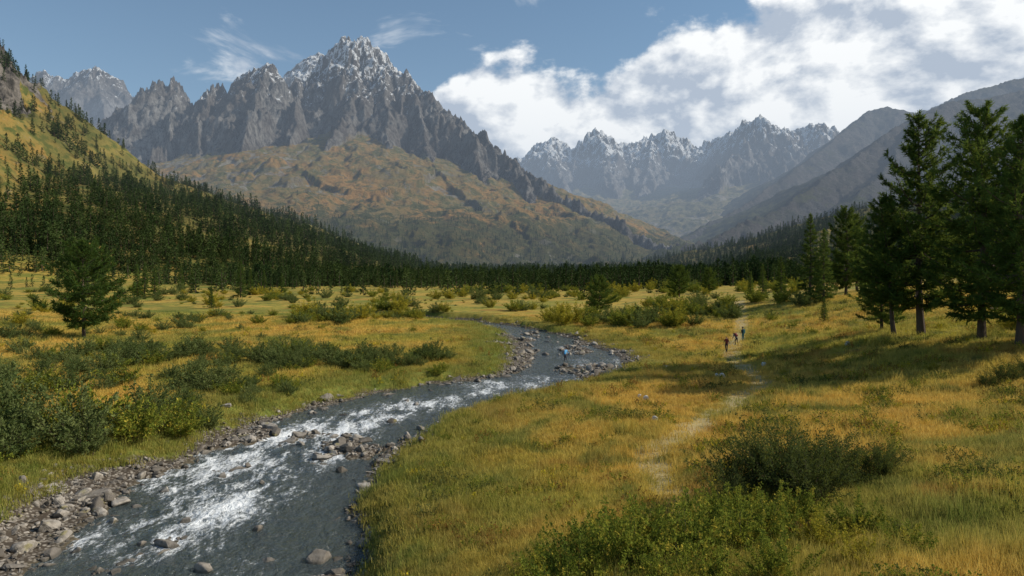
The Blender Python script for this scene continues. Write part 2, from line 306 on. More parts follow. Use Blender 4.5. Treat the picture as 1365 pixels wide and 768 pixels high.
gw=np.maximum(.05,np.where(side>0,gl_,gr_)*(1+1.4*fbm(X/6,Y/6,3,97)))
ANG=(5.9,76.)
bar=sst(.12,.45,fbm(X/5.5,Y/9,4,94)+.5*np.exp(-((X+8.0)**2/5+(Y-37.5)**2/12))+.5*np.exp(-((X-6)**2/12+(Y-68)**2/30))+.25*np.exp(-((X-7)**2/12+(Y-84)**2/60)))*sst(1,2,np.abs(X+14)+np.abs(Y-36)*.4)*sst(1.5,3.5,np.hypot(X-ANG[0],(Y-ANG[1])*.6))
hb=np.interp(e,[-4,-1,0,.5],[-.42,-.25,0.0,.12]); hb=np.where(e<-.3,hb+bar*.42,hb)
tb=sst(0.1,1,(e-.3)/(gw+1.2)); hn=np.where(e<.3,hb,.10+.05*gw*np.clip((e-.3)/2,0,1))
h2=np.where(e<.3,hb,hn*(1-tb)+h*tb)
h2=np.where(Y>210,h,h2)
H=h2+np.where((e<gw+1)&(Y<210),.07*pn(X/.7,Y/.7,96),0)
dp,_,_=poly_dist(X,Y,pathp)
path=sst(1.6,.3,dp+.6*fbm(X/3,Y/3,3,98))*sst(18,26,Y)
gravel=np.clip(.5+(gw-e)/1.6,0,1)*(Y<210)
bankL=sst(8,1.5,e-gw)*(Y<210)
patch=sst(.0,.3,fbm(X/16,Y/16,4,99))*sst(3,-20,X+.2*Y-12)*.85
fg_=sst(.05,.3,fbm(X/7,Y/7,4,100))*sst(4,12,X)*sst(50,30,Y)*.7
lush=np.clip(np.maximum(np.maximum(bankL*np.where(side>0,.95,.65),patch),fg_),0,1)
fn=fbm(X/130,Y/130,5,101); fn2=fbm(X/45,Y/45,4,103)
zup=60+.16*np.clip(Y-480,0,1e9)
lf=(lh>=rh)*sst(5,12,lh)*sst(zup+12,zup-14,lh+40*fn+15*fn2)*sst(-.34,-.12,fn*.7+fn2*.5+.2*sst(500,900,Y)+.06)
rf=(rh>lh)*sst(0,12,rh)*sst(-.4,-.1,fn*.6+fn2*.6)
vf=sst(290,350,Y+110*fn)*(sst(-200,-60,X+.15*Y)+sst(500,700,Y)).clip(0,1)
forest=np.clip(np.maximum(np.maximum(lf,rf),vf*sst(240,310,Y)*sst(-.4,-.05,fn2)),0,1)
grid_obj('ground',X,Y,H,{'gravel':gravel,'path':path,'lush':lush,'hill':np.clip(hillm,0,1),'rock':rocks_l*.85,'forest':forest*sst(300,500,Y)},M_ground)
G=HF(tx,Ys,H)
def gz(x,y): return float(G(np.array([float(x)]),np.array([float(y)]))[0])
# ---------------------------------------------------------------- water
wy=np.exp(np.linspace(math.log(6.5),math.log(170),700)); wt=np.linspace(-1.1,.35,800); WT,WY=np.meshgrid(wt,wy); WX=WT*WY
zones=[(-14.5,33.5,4.5,1.05),(-13.5,38,4.5,1.05),(-12,43,4,.95),(-10,47,4,.85),(-7,51,4,.85),(-2,57,4.5,1.),(3,62,4,.9),(-12.5,29,3.5,.75),(-14,25.5,3.5,.65),(-9.5,22.5,3,.45),(8,74,6,.75),(6,88,6,.65),(1,107,6,.5)]
rap=sum(a*np.exp(-((WX-x)**2+(WY-y)**2)/(r*r)) for x,y,r,a in zones); rap=np.clip(rap,0,1.1)
wx_=WX+.5*fbm(WX/1.6,WY/1.6,3,5)
st1=fbm(wx_/.7,WY/2.6,4,111,.6); st2=fbm(wx_/2.6,WY/4.5,3,116)
shl=G(WX,WY); sh_=sst(-.30,-.04,shl)*sst(.06,0,shl)
wz=.035*fbm(WX/.9,WY/1.2,4,112)+.13*rap*fbm(WX/.8,WY/.8,4,113)
foam=rap*(.53+.55*st1+.65*st2)+.22*sh_*np.clip(rap+.35,0,1)
def mat_water():
    m=NT('river_water'); p=m.pos(); fm=m.attr('foam')
    hgt=m.math('ADD',m.noise(m.vmul(p,(1,.6,1)),2.0,5,.68,.4),m.math('MULTIPLY',m.noise(p,8,3,.6),.3))
    b=m.bump(hgt,.95,.3)
    tr=m.N('ShaderNodeBsdfTransparent'); tr.inputs[0].default_value=(.70,.80,.72,1)
    df=m.N('ShaderNodeBsdfDiffuse'); df.inputs[0].default_value=(.15,.19,.19,1); m.L(b,df.inputs['Normal'])
    mx0=m.N('ShaderNodeMixShader'); mx0.inputs[0].default_value=.3; m.L(tr.outputs[0],mx0.inputs[1]); m.L(df.outputs[0],mx0.inputs[2])
    gl=m.N('ShaderNodeBsdfGlossy'); gl.inputs['Roughness'].default_value=.14; m.L(b,gl.inputs['Normal']); gl.inputs[0].default_value=(1,1,1,1)
    fr=m.N('ShaderNodeFresnel'); fr.inputs[0].default_value=1.42; m.L(b,fr.inputs['Normal'])
    mx=m.N('ShaderNodeMixShader'); m.L(fr.outputs[0],mx.inputs[0]); m.L(mx0.outputs[0],mx.inputs[1]); m.L(gl.outputs[0],mx.inputs[2])
    fo=m.N('ShaderNodeBsdfDiffuse'); fo.inputs[0].default_value=(.82,.84,.85,1); m.L(b,fo.inputs['Normal'])
    nz_=m.noise(m.vmul(p,(1,.45,1)),5.5,7,.8,.3)
    ff=m.mr(m.math('ADD',fm,m.math('MULTIPLY',m.math('SUBTRACT',nz_,.5),2.2)),.40,1.0,0,.9)
    mf=m.N('ShaderNodeMixShader'); m.L(ff,mf.inputs[0]); m.L(mx.outputs[0],mf.inputs[1]); m.L(fo.outputs[0],mf.inputs[2]); m.L(mf.outputs[0],m.out.inputs[0])
    return m.m
grid_obj('river_water',WX,WY,wz,{'foam':foam},mat_water())
# ---------------------------------------------------------------- scatter
def scatter(name,pts,rz,scl,idx,protos,attrs={}):
    me=bpy.data.meshes.new(name); me.vertices.add(len(pts)); me.vertices.foreach_set('co',np.asarray(pts,np.float32).ravel())
    rot=np.zeros((len(pts),3))
    if np.ndim(rz)==2: rot=rz
    else: rot[:,2]=rz
    scl=np.asarray(scl); scl=np.repeat(scl[:,None],3,1) if scl.ndim==1 else scl
    vattr(me,'rot',rot); vattr(me,'scl',scl); ia=me.attributes.new('idx','INT','POINT'); ia.data.foreach_set('value',np.asarray(idx,np.int32))
    for k,a in attrs.items(): fattr(me,k,a)
    o=add_obj(name,me)
    col=bpy.data.collections.new(name+'_variants')
    for i,(pn_,pm) in enumerate(protos):
        po=bpy.data.objects.new('%s_%s'%(pn_,'abcdefgh'[i]),pm); col.objects.link(po)
    ng=bpy.data.node_groups.new(name+'_scatter','GeometryNodeTree')
    ng.interface.new_socket(name='Geometry',in_out='INPUT',socket_type='NodeSocketGeometry'); ng.interface.new_socket(name='Geometry',in_out='OUTPUT',socket_type='NodeSocketGeometry')
    gi=ng.nodes.new('NodeGroupInput'); go=ng.nodes.new('NodeGroupOutput'); iop=ng.nodes.new('GeometryNodeInstanceOnPoints'); ci=ng.nodes.new('GeometryNodeCollectionInfo')
    ci.inputs['Collection'].default_value=col; ci.inputs['Separate Children'].default_value=True; ci.inputs['Reset Children'].default_value=True
    iop.inputs['Pick Instance'].default_value=True
    def na(nm,ty):
        n=ng.nodes.new('GeometryNodeInputNamedAttribute'); n.data_type=ty; n.inputs['Name'].default_value=nm; return n.outputs[0]
    L=ng.links.new; L(gi.outputs[0],iop.inputs['Points']); L(ci.outputs[0],iop.inputs['Instance']); L(na('idx','INT'),iop.inputs['Instance Index'])
    L(na('rot','FLOAT_VECTOR'),iop.inputs['Rotation']); L(na('scl','FLOAT_VECTOR'),iop.inputs['Scale']); L(iop.outputs[0],go.inputs[0])
    md=o.modifiers.new('scatter','NODES'); md.node_group=ng; return o
# ---------------------------------------------------------------- plants
def m_bark():
    m=NT('bark'); p=m.pos(); n=m.noise(m.vmul(p,(1,1,.25)),9,5,.7); m.diffuse(m.mix(n,(.035,.025,.018),(.12,.088,.065)),m.bump(n,.8,.05)); return m.m
M_bark=m_bark()
M_needle=leaf_mat('pine_needles',(.028,.062,.016),(.085,.135,.032),.9,.35)
M_needle_l=leaf_mat('spruce_needles',(.04,.08,.02),(.11,.16,.038),.9,.3)
M_forest=leaf_mat('forest_needles',(.022,.043,.016),(.075,.105,.03),.03,0)
M_willow=leaf_mat('willow_leaves',(.065,.095,.03),(.16,.185,.065),1.2,.3)
M_yshrub=leaf_mat('autumn_leaves',(.17,.18,.03),(.46,.36,.04),1.2,.3)
M_gshrub=leaf_mat('shrub_leaves',(.08,.12,.022),(.22,.24,.035),1.5,.35,(.42,.33,.05))
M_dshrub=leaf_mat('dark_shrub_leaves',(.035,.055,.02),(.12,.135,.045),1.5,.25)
M_rherb=leaf_mat('rust_leaves',(.20,.09,.03),(.38,.20,.05),1.5,.3)
M_yherb=leaf_mat('yellow_flowers',(.30,.28,.03),(.62,.46,.03),2.5,.2)
def unit(v): return v/np.maximum(np.linalg.norm(v,axis=-1,keepdims=True),1e-6)
def tube(path,rad,n):
    path=np.asarray(path,float); V=[];Fq=[]
    for i,pnt in enumerate(path):
        d=path[min(i+1,len(path)-1)]-path[max(i-1,0)]; d=d/np.linalg.norm(d); a=np.cross(d,(.31,.95,.1)); a/=np.linalg.norm(a); b=np.cross(d,a)
        for k in range(n):
            t=2*math.pi*k/n; V.append(pnt+rad[i]*(a*math.cos(t)+b*math.sin(t)))
    for i in range(len(path)-1):
        for k in range(n):
            p=i*n+k;q=i*n+(k+1)%n; Fq.append((p,q,q+n)); Fq.append((p,q+n,p+n))
    return np.array(V),np.array(Fq)
class Acc:
    def __init__(s): s.V=[];s.F=[];s.M=[];s.n=0
    def add(s,V,Fc,mi): s.V.append(V);s.F.append(Fc+s.n);s.M.append(np.full(len(Fc),mi));s.n+=len(V)
    def mesh(s,name,mats,smooth=False): return mesh_from(name,np.concatenate(s.V),np.concatenate(s.F),3,mats,np.concatenate(s.M),smooth)
def tufts(acc,C,D,S,m,width,r,mi,spread=.8):
    n=len(C); dirs=unit(unit(D)[:,None,:]+spread*r.normal(size=(n,m,3))); L=S[:,None,None]*r.uniform(.6,1.2,(n,m,1))
    side=unit(np.cross(dirs,r.normal(size=(n,m,3))))*L*width
    c=C[:,None,:]+r.normal(size=(n,m,3))*S[:,None,None]*.15
    V=np.stack([c-side*.6-dirs*L*.1,c+side*.6+dirs*L*.1+side*.3,c+dirs*L],2).reshape(-1,3)
    acc.add(V,np.arange(len(V)).reshape(-1,3),mi)
def conifer(name,seed,H,R,nb,kind,mat,tpb=26,tl=.42,m=6,cb=.1,tw=.16,lean=0,trunk_r=None,limbs=True):
    r=np.random.default_rng(seed); acc=Acc(); tr=trunk_r or H*.016
    zs=np.linspace(0,1,9 if limbs else 3); k_=len(zs); bx=np.cumsum(r.normal(size=k_)*.004*H)*1.; by=np.cumsum(r.normal(size=k_)*.004*H); bx-=bx[0]; by-=by[0]
    axis=np.stack([bx+lean*zs**1.3*H,by,zs*H],1); axis[0,2]=-.4
    V,Fc=tube(axis,[tr*(1.25 if z==0 else 1)*(1-z)**.8+.01 for z in zs],8 if limbs else 4); acc.add(V,Fc,0)
    at=lambda t:np.array([np.interp(t,zs,axis[:,k]) for k in range(3)])
    TC=[];TD=[];TS=[]
    lob=r.uniform(.55,1.3,(7,8))
    for i in range(nb):
        t=cb+(1-cb)*((i+.5)/nb)**.92; t=min(t+r.normal()*.006,.992); az=i*2.39996+r.normal()*.35; q=(t-cb)/(1-cb)
        if kind=='pine': prof=(min(1,.5+q*2.2))*(1-q)**.55+.05
        else: prof=(min(1,.75+q*3))*(1-q)**.85+.03
        lf=lob[int(q*6.99)%7,int((az%6.283)/6.2832*8)%8] if kind=='pine' else r.uniform(.85,1.1)
        L=R*prof*lf*r.uniform(.75,1.15)
        if kind=='pine' and r.random()<.07: L*=.4
        el=(-.15+.75*q) if kind=='pine' else (-.35+.7*q); el+=r.normal()*.12
        o=at(t); d=np.array([math.cos(az)*math.cos(el),math.sin(az)*math.cos(el),math.sin(el)]); up=.22 if kind=='pine' else .10
        ss=np.linspace(0,1,5); pts=o+ss[:,None]*L*d+np.stack([0*ss,0*ss,L*up*(ss**2.2)-L*.08*np.sin(ss*3.14)],1)
        if limbs:
            V,Fc=tube(pts,[max(.012,tr*.28*(L/R+.3))*(1-.85*s_) for s_ in ss],3); acc.add(V,Fc,0)
        n=max(3,int(tpb*(L/R+.15))); s_=r.uniform(.18,1,n)**.75
        c=np.stack([np.interp(s_,ss,pts[:,k]) for k in range(3)],1)
        lat=np.array([-math.sin(az),math.cos(az),0]); wl=r.uniform(-1,1,n)*.34*L*(1.15-s_)*np.minimum(1,s_*2)
        c=c+lat*wl[:,None]-d*np.abs(wl)[:,None]*.35; c[:,2]+=r.normal(size=n)*.06*L**.5-.05*np.abs(wl)
        TC.append(c); dd=d*.9+lat*np.sign(wl)[:,None]*.55+np.array([0,0,.35 if kind=='pine' else -.05]); TD.append(dd); TS.append(np.full(n,tl)*r.uniform(.75,1.2,n)*(.7+.3*(1-q)))
    C=np.concatenate(TC);D=np.concatenate(TD);S=np.concatenate(TS)
    C=np.concatenate([C,at(.985)[None]+r.normal(size=(6,3))*.05*tl+np.array([0,0,1])*np.linspace(-.6,.5,6)[:,None]*tl]); D=np.concatenate([D,np.tile([0,0,1.],(6,1))]); S=np.concatenate([S,np.full(6,tl*.8)])
    tufts(acc,C,D,S,m,tw,r,1,.75)
    return acc.mesh(name,[M_bark,mat])
def shrub(name,seed,Wd,Hh,ns,nl,leaf,mat,twig=.012,upright=.5,asp=.45,sp=.10):
    r=np.random.default_rng(seed); acc=Acc(); C=[];D=[]
    for i in range(ns):
        az=r.uniform(0,6.283); rad=math.sqrt(r.random()); h=Hh*r.uniform(.55,1.18)*(1-.45*rad**2); R=rad*Wd*.5
        ss=np.linspace(0,1,5); b=np.array([math.cos(az)*R*.35,math.sin(az)*R*.35,-.05])
        out=np.array([math.cos(az),math.sin(az),0]); wob=r.normal(size=3)*.12*Hh
        pts=b+out*(R*.65*ss**(1+upright))[:,None]+np.stack([0*ss,0*ss,h*ss**.9],1)+wob*(ss**2)[:,None]
        V,Fc=tube(pts,[twig*(1.2-s_) for s_ in ss],3); acc.add(V,Fc,0)
        n=nl//ns; s_=r.uniform(.12,1.03,n)**.8; c=np.stack([np.interp(s_,ss,pts[:,k]) for k in range(3)],1)
        c+=r.normal(size=(n,3))*np.array([sp,sp,.07])*Wd*.55*(.35+.65*(1-s_))[:,None]; C.append(c); D.append(np.tile(out*.5+np.array([0,0,.8]),(n,1)))
    C=np.concatenate(C); C[:,2]=np.abs(C[:,2]); D=np.concatenate(D)
    n=len(C); d=unit(D+r.normal(size=(n,3))*.9); sd=unit(np.cross(d,r.normal(size=(n,3)))); L=leaf*r.uniform(.6,1.3,(n,1)); w=L*asp*.5
    V=np.stack([C,C+d*L*.5+sd*w,C+d*L,C+d*L*.5-sd*w],1).reshape(-1,3); q=np.arange(n)[:,None]*4
    Fc=np.concatenate([q+np.array([0,1,2]),q+np.array([0,2,3])]); acc.add(V,Fc,1)
    return acc.mesh(name,[M_bark,mat])
def place(name,me,x,y,h=1,rz=None,dz=0,sxy=None):
    return add_obj(name,me,(x,y,gz(x,y)+dz),random.uniform(0,6.28) if rz is None else rz,(sxy or h,sxy or h,h))
pA=conifer('pine_a',11,20,5.6,150,'pine',M_needle,46,.52,7,.12)
pB=conifer('pine_b',12,18.5,5.3,140,'pine',M_needle,46,.52,7,.10)
pC=conifer('pine_c',13,13,3.8,95,'pine',M_needle,38,.46,7,.25,lean=-.10)
pD=conifer('pine_d',14,12.5,5.6,95,'pine',M_needle,44,.55,7,.16)
sA=conifer('spruce_a',15,15,2.9,130,'spruce',M_needle_l,24,.5,5,.05)
sB=conifer('spruce_b',16,15,3.1,110,'spruce',M_needle,26,.5,5,.05)
def at_uv(u,Yd): return (u-682)/F*Yd, Yd
for u,Yd,me,s in [(1228,64,pA,1.02),(1192,66,pC,1.0),(1308,57,pB,1.04),(1358,50,pA,.84),(1425,52,pB,.95),(1175,72,pB,.55)]:
    x,y=at_uv(u,Yd); place('pine_tree',me,x,y,s,rz={1192:0.0}.get(u))
x,y=at_uv(112,91); place('pine_tree',pD,x,y,1.02)
for u,Yd,me,s in [(1079,125,sB,1.05),(1097,115,sA,.82),(1127,122,pB,.85),(1142,135,pA,.75),(1040,140,sB,.58),(1016,150,sB,.5),(1098,92,sA,.22),(1150,110,sA,.4),(1170,140,sB,.8),(320,200,sB,.72),(333,215,sA,.55),(255,225,sB,.5),(281,150,sA,.32),(206,190,sB,.55),(192,185,sB,.62),(182,190,sA,.6),(375,230,sB,.45),(352,240,sA,.5),(240,250,sB,.6),(800,137,pD,.62),(788,150,sB,.5),(905,190,pD,.7),(945,200,pD,.6),(690,240,sB,.35),(1000,170,sA,.4)]:
    x,y=at_uv(u,Yd); place('pine_tree' if me in(pA,pB,pD) else 'spruce_tree',me,x,y,s)
fv=[('conifer',conifer('conifer_%d'%i,40+i,14,2.6+.3*i,30,'spruce' if i<3 else 'pine',M_forest,6,1.25,3,.04,.36,limbs=False)) for i in range(4)]
def forest_pts(n,y0,y1,t0,t1,fun):
    t=rng.uniform(t0,t1,n); y=np.exp(rng.uniform(math.log(y0),math.log(y1),n)); x=t*y; return fun(x,y)
def gfun(x,y):
    d=G(x,y,forest); k=rng.random(len(x))<d**1.3*.95; sp=(rng.random(len(x))<.03)&(y>200)&(G(x,y)<150); k|=sp
    x,y=x[k],y[k]; return np.stack([x,y,G(x,y)-.2],1)
def mfun(x,y):
    z=H_main(x,y); zg=G(x,np.minimum(y,3150)); n=fbm(x/180,y/180,4,171); pr=sst(330,60,z+160*n)*sst(-.25,.2,n+.3*sst(200,50,z)); k=(rng.random(len(x))<pr)&(z>zg-5)
    return np.stack([x[k],y[k],np.maximum(z,zg)[k]-1],1)
fp=np.concatenate([forest_pts(24000,215,900,-1,1,gfun),forest_pts(27000,900,2400,-.9,1,gfun),forest_pts(13000,1550,3000,-.8,.3,mfun)])
n=len(fp); flat=sst(14,5,fp[:,2])*sst(900,600,fp[:,1]); big=fbm(fp[:,0]/25,fp[:,1]/25,3,175)
sc=rng.uniform(.4,1.1,n)*(1-.34*flat)*(1+.5*big); NF=n
scatter('distant_forest',fp,rng.uniform(0,6.28,n),np.stack([sc*rng.uniform(.85,1.25,n),sc*rng.uniform(.85,1.25,n),sc],1),rng.integers(0,4,n),fv)
wil=[shrub('willow_%d'%i,60+i,3.2,2.2,34,3600,.15,M_willow,sp=.085) for i in range(3)]
yel=[shrub('autumn_shrub_%d'%i,70+i,3.2,2.3,30,3000,.17,M_yshrub) for i in range(2)]
grn=[shrub('green_shrub_%d'%i,80+i,3.0,2.0,30,3000,.16,M_gshrub) for i in range(2)]
for x,y,s in [(-24.5,33,1.25),(-22,34.5,1.35),(-26.5,35,1.5),(-19.8,36.0,1.2),(-23.5,37,1.4),(-18.8,38.5,1.0),(-28,38,1.4),(-21.5,40,1.1),(-25.5,30.5,.95),(-23.2,31.5,.9),(-20.8,33.2,.9),(-27.5,32,1.2),(-30,36,1.3),(-18.3,41,.7)]: place('willow_shrub',random.choice(wil+grn[:1]),x,y,s)
for x,y,s in [(8,112,1.6),(10.5,116,1.5),(6.5,120,1.3)]: place('autumn_shrub',random.choice(yel),x,y,s)
place('autumn_shrub',yel[0],40.5,53,.9); place('autumn_shrub',yel[1],44,60,1.0)
SX=[];SY=[];SS=[];SI=[]
def box(n,x0,x1,y0,y1,s0,s1,ids):
    for _ in range(n):
        x=random.uniform(x0,x1);y=random.uniform(y0,y1)
        if float(G(np.array([x]),np.array([y]),e)[0])<float(G(np.array([x]),np.array([y]),gw)[0])+.6 or float(G(np.array([x]),np.array([y]),path)[0])>.1: continue
        SX.append(x);SY.append(y);SS.append(random.uniform(s0,s1)*random.uniform(.7,1.15));SI.append(random.choice(ids))
box(110,-46,-20,48,80,.5,1.0,[0,1,2,2,5]); box(50,-22,-6,60,72,.5,.85,[0,1,5]); box(34,-24,-15,42,54,.3,.65,[0,1,5])
box(24,-42,-24,112,128,.9,1.4,[3,4,5,0]); box(22,-30,-14,118,150,.8,1.3,[3,0,5,4]); box(40,12,38,104,130,.8,1.5,[0,1,5,6,3,4])
box(18,30,50,112,150,1.,1.7,[5,6,1]); box(90,-90,-45,65,130,.4,.9,[0,1,5,2,3]); box(160,-160,20,140,260,.5,1.3,[0,3,5,1,4,2]); box(50,20,110,150,300,.7,1.6,[0,3,5,6,4])
box(40,-42,-20,24,33,.3,.7,[0,5,6]); box(24,10,30,36,75,.12,.3,[5,6,3]); box(14,30,60,80,110,.3,.7,[5,6,0]); box(80,-20,80,190,300,.8,1.8,[5,6,3,0,4])
box(40,-6,30,20,60,.10,.22,[5,6,3,5]); box(30,-6,6,40,60,.12,.28,[5,6]); box(120,-120,-10,75,200,.2,.5,[0,5,6,3,2]); box(24,-8,-2,24,44,.1,.25,[5,6])
SX=np.array(SX);SY=np.array(SY);SS=np.array(SS)
scatter('shrub_thicket',np.stack([SX,SY,G(SX,SY)-.1],1),rng.uniform(0,6.28,len(SX)),np.stack([SS*1.15,SS*1.15,SS],1),SI,[('willow',w) for w in wil]+[('xutumn',w) for w in yel]+[('ygreen',w) for w in grn])
fg=[shrub('foreground_shrub_%d'%i,90+i,2.0,1.2,46,7000,.06,M_gshrub,.006,.2,.55,.07) for i in range(2)]
fy=shrub('yellow_shrub',93,1.6,1.0,40,4500,.06,M_yshrub,.006,.2,.55,.07)
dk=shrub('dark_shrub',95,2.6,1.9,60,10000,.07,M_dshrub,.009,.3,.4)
for x,y,s in [(1.2,14.2,1.1),(2.6,14.8,1.3),(3.9,15.2,1.25),(5.2,15.6,1.1),(2.2,16.6,1.25),(4.6,17.2,1.2),(6.2,16.8,1.05),(.6,15.4,.9),(5.8,18.6,1.05),(3.4,13.4,1.0),(7.2,15.4,.95),(3.4,18.4,1.05),(7.4,18.2,1.0),(2.2,18.6,.8),(8.4,16.6,.85),(6.8,19.8,.9),(1.0,17.2,.75),(7.0,13.6,.7),(5.2,13.2,.85),(8.2,14.2,.7)]: place('foreground_shrub',random.choice(fg+[fy]),x,y,s,dz=-.05)
for x,y,s in [(8.6,21.6,1.3),(7.7,22.3,1.15),(9.8,22.2,1.15),(11,22.4,.95),(6.6,20.8,.7),(9.2,20.6,.9),(12.2,22.6,.7),(30,41.5,.75),(32,42,.8),(28.5,41,.55),(34,43,.8)]: place('dark_shrub',dk,x,y,s,dz=-.05)  # far-right group is added to stand in for a shaded bank overhang
# ---------------------------------------------------------------- grass
def grass_mesh(seed,nbl,h,rad,w):
    r=np.random.default_rng(seed); b=np.stack([r.normal(size=nbl)*rad*.5,r.normal(size=nbl)*rad*.5,np.full(nbl,-.03)],1); az=r.uniform(0,6.283,nbl)
    o=np.stack([np.cos(az),np.sin(az),0*az],1); az2=r.uniform(0,6.283,nbl); s=np.stack([np.cos(az2),np.sin(az2),0*az],1)
    hh=h*r.uniform(.5,1.2,nbl)[:,None]; ln=r.uniform(.1,.7,nbl)[:,None]*hh; up=np.array([0,0,1.]); ww=w*r.uniform(.6,1.3,nbl)[:,None]
    m_=b+o*ln*.3+up*hh*.6; t_=b+o*ln+up*hh
    V=np.stack([b-s*ww,b+s*ww,m_+s*ww*.7,m_-s*ww*.7,t_],1).reshape(-1,3); q=np.arange(nbl)[:,None]*5
    return V,np.concatenate([q+np.array(k) for k in ([0,1,2],[0,2,3],[3,2,4])])
def mat_grass():
    m=NT('meadow_grass'); p=m.pos(); c=meadow(m,p,m.attr('lush',True),1.42)
    oi=m.N('ShaderNodeObjectInfo').outputs['Random']
    c=m.mix(m.mr(oi,0,1,0,.3),c,(.64,.47,.17))
    d=m.N('ShaderNodeBsdfDiffuse'); t=m.N('ShaderNodeBsdfTranslucent'); x=m.N('ShaderNodeMixShader'); x.inputs[0].default_value=.4
    m.L(c,d.inputs[0]); m.L(c,t.inputs[0]); m.L(d.outputs[0],x.inputs[1]); m.L(t.outputs[0],x.inputs[2]); m.L(x.outputs[0],m.out.inputs[0]); return m.m
M_grass=mat_grass()
gv=[]
for i,(nb_,hh,ra,w) in enumerate([(50,.28,.42,.009),(50,.22,.46,.010),(34,.40,.34,.008),(56,.15,.46,.011)]):
    V,Fc=grass_mesh(200+i,nb_,hh,ra,w); gv.append(('grass_tuft',mesh_from('grass_tuft_%d'%i,V,Fc,3,[M_grass])))
n=66000; t=rng.uniform(-.85,.85,n); y=np.exp(rng.uniform(math.log(8.5),math.log(140),n)); x=t*y
k=(G(x,y,e)>G(x,y,gw)*.7+.1)&(rng.random(n)>G(x,y,path)*.9); x,y=x[k],y[k]; n=len(x)
s=np.clip((y/22)**.65,.75,3.0); sz=np.clip((y/22)**.15,.9,1.3)*rng.uniform(.6,1.25,n)*(1+.8*sst(0,.4,fbm(x/4,y/4,3,181)))*sst(150,110,y)
scatter('meadow_grass',np.stack([x,y,G(x,y)],1),rng.uniform(0,6.28,n),np.stack([s,s,np.maximum(sz,.1)],1),rng.choice([0,1,2,3],n,p=[.3,.3,.12,.28]),gv,{'lush':G(x,y,lush)})
hv=[('herb',shrub('herb_%d'%i,400+i,.7,.42,10,150,.06,mt,.003,.2,.6)) for i,mt in enumerate([M_rherb,M_yherb,M_gshrub,M_dshrub])]
n=44000; t=rng.uniform(-.85,.85,n); y=np.exp(rng.uniform(math.log(9),math.log(110),n)); x=t*y
f1=fbm(x/4,y/4,4,201); f2=fbm(x/9,y/9,4,205)
k=(G(x,y,e)>G(x,y,gw)*.8+.5)&(G(x,y,path)<.2)&(rng.random(n)<sst(-.02,.28,f1)*(.35+.65*sst(0,10,x))); x,y,f2=x[k],y[k],f2[k]; n=len(x)
r_=rng.random(n)+f2*1.2; idx=np.where(r_<.22,0,np.where(r_<.42,1,np.where(r_<.78,2,3)))
s=rng.uniform(.45,1.35,n)*np.clip((y/25)**.3,.8,1.5)
scatter('meadow_herbs',np.stack([x,y,G(x,y)-.02],1),rng.uniform(0,6.28,n),s,idx,hv)
# ---------------------------------------------------------------- rocks
def m_rock():
    m=NT('river_rock'); p=m.pos(); oi=m.N('ShaderNodeObjectInfo').outputs['Random']; n=m.noise(p,4,5,.7)
    c=m.mix(oi,(.10,.085,.07),(.40,.36,.31)); c=m.mix(m.mr(n,.4,.65,0,.7),c,(.10,.085,.065)); c=m.mix(m.mr(m.noise(p,1.5,3),.6,.68,0,.5),c,(.24,.21,.06))
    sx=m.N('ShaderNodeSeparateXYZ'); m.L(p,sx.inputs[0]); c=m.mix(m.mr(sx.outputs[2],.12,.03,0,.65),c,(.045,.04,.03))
    m.diffuse(c,m.bump(n,.7,.08),.8,.3); return m.m
M_rock=m_rock()
import bmesh
def rock_mesh(name,seed,mat,sub=3):
    r=np.random.default_rng(seed); bm=bmesh.new(); bmesh.ops.create_icosphere(bm,subdivisions=sub,radius=.5)
    pl=[(unit(r.normal(size=3)),r.uniform(.2,.4)) for _ in range(11)]
    for v in bm.verts:
        c=np.array(v.co)
        for nn,d in pl:
            q=c@nn
            if q>d: c=c-nn*(q-d)*.95
        c*=1+.10*float(pn(np.array(c[0]*4+seed),np.array(c[1]*4+c[2]*4),seed)); v.co=c*np.array([1.3,.95,.75])
    me=bpy.data.meshes.new(name); bm.to_mesh(me); bm.free(); me.materials.append(mat)
    for p_ in me.polygons: p_.use_smooth=(seed%3==0)
    return me
rv=[('stone',rock_mesh('stone_%d'%i,300+i,M_rock)) for i in range(6)]
n=260000; t=rng.uniform(-1,.4,n); y=np.exp(rng.uniform(math.log(9),math.log(150),n)); x=t*y
ee=G(x,y,e); gg=G(x,y,gw); sid=G(x,y,side); bb=G(x,y,bar)
cl=sst(-.05,.4,fbm(x/3.,y/3.,4,191))
pr=np.where(ee>-.6,sst(gg+.6,gg-.8,ee)*(.3+.7*cl),.045+.95*bb*(.4+.6*cl)+.45*sst(-2.4,-.8,ee)*cl+.3*sst(56,62,y)*cl)
pr*=np.where((sid<0)&(y<33),.6,1)*(np.hypot(x-ANG[0],(y-ANG[1])*.5)>1.6)
k=(rng.random(n)<pr*.6)&(ee<gg+.8); x,y,ee=x[k],y[k],ee[k]; n=len(x); s=.06+.085*rng.lognormal(0,.8,n)*np.where(ee<-.6,1.3,1.); s=np.clip(s*np.clip((y/28)**.5,.8,2.0),.06,1.0)
tilt=np.stack([rng.normal(size=n)*.3,rng.normal(size=n)*.3,rng.uniform(0,6.28,n)],1)
scatter('river_rocks',np.stack([x,y,np.maximum(G(x,y),-.26)+s*.10],1),tilt,np.stack([s*rng.uniform(.9,1.5,n),s*rng.uniform(.8,1.2,n),s*rng.uniform(.6,1.0,n)],1),rng.integers(0,6,n),rv)
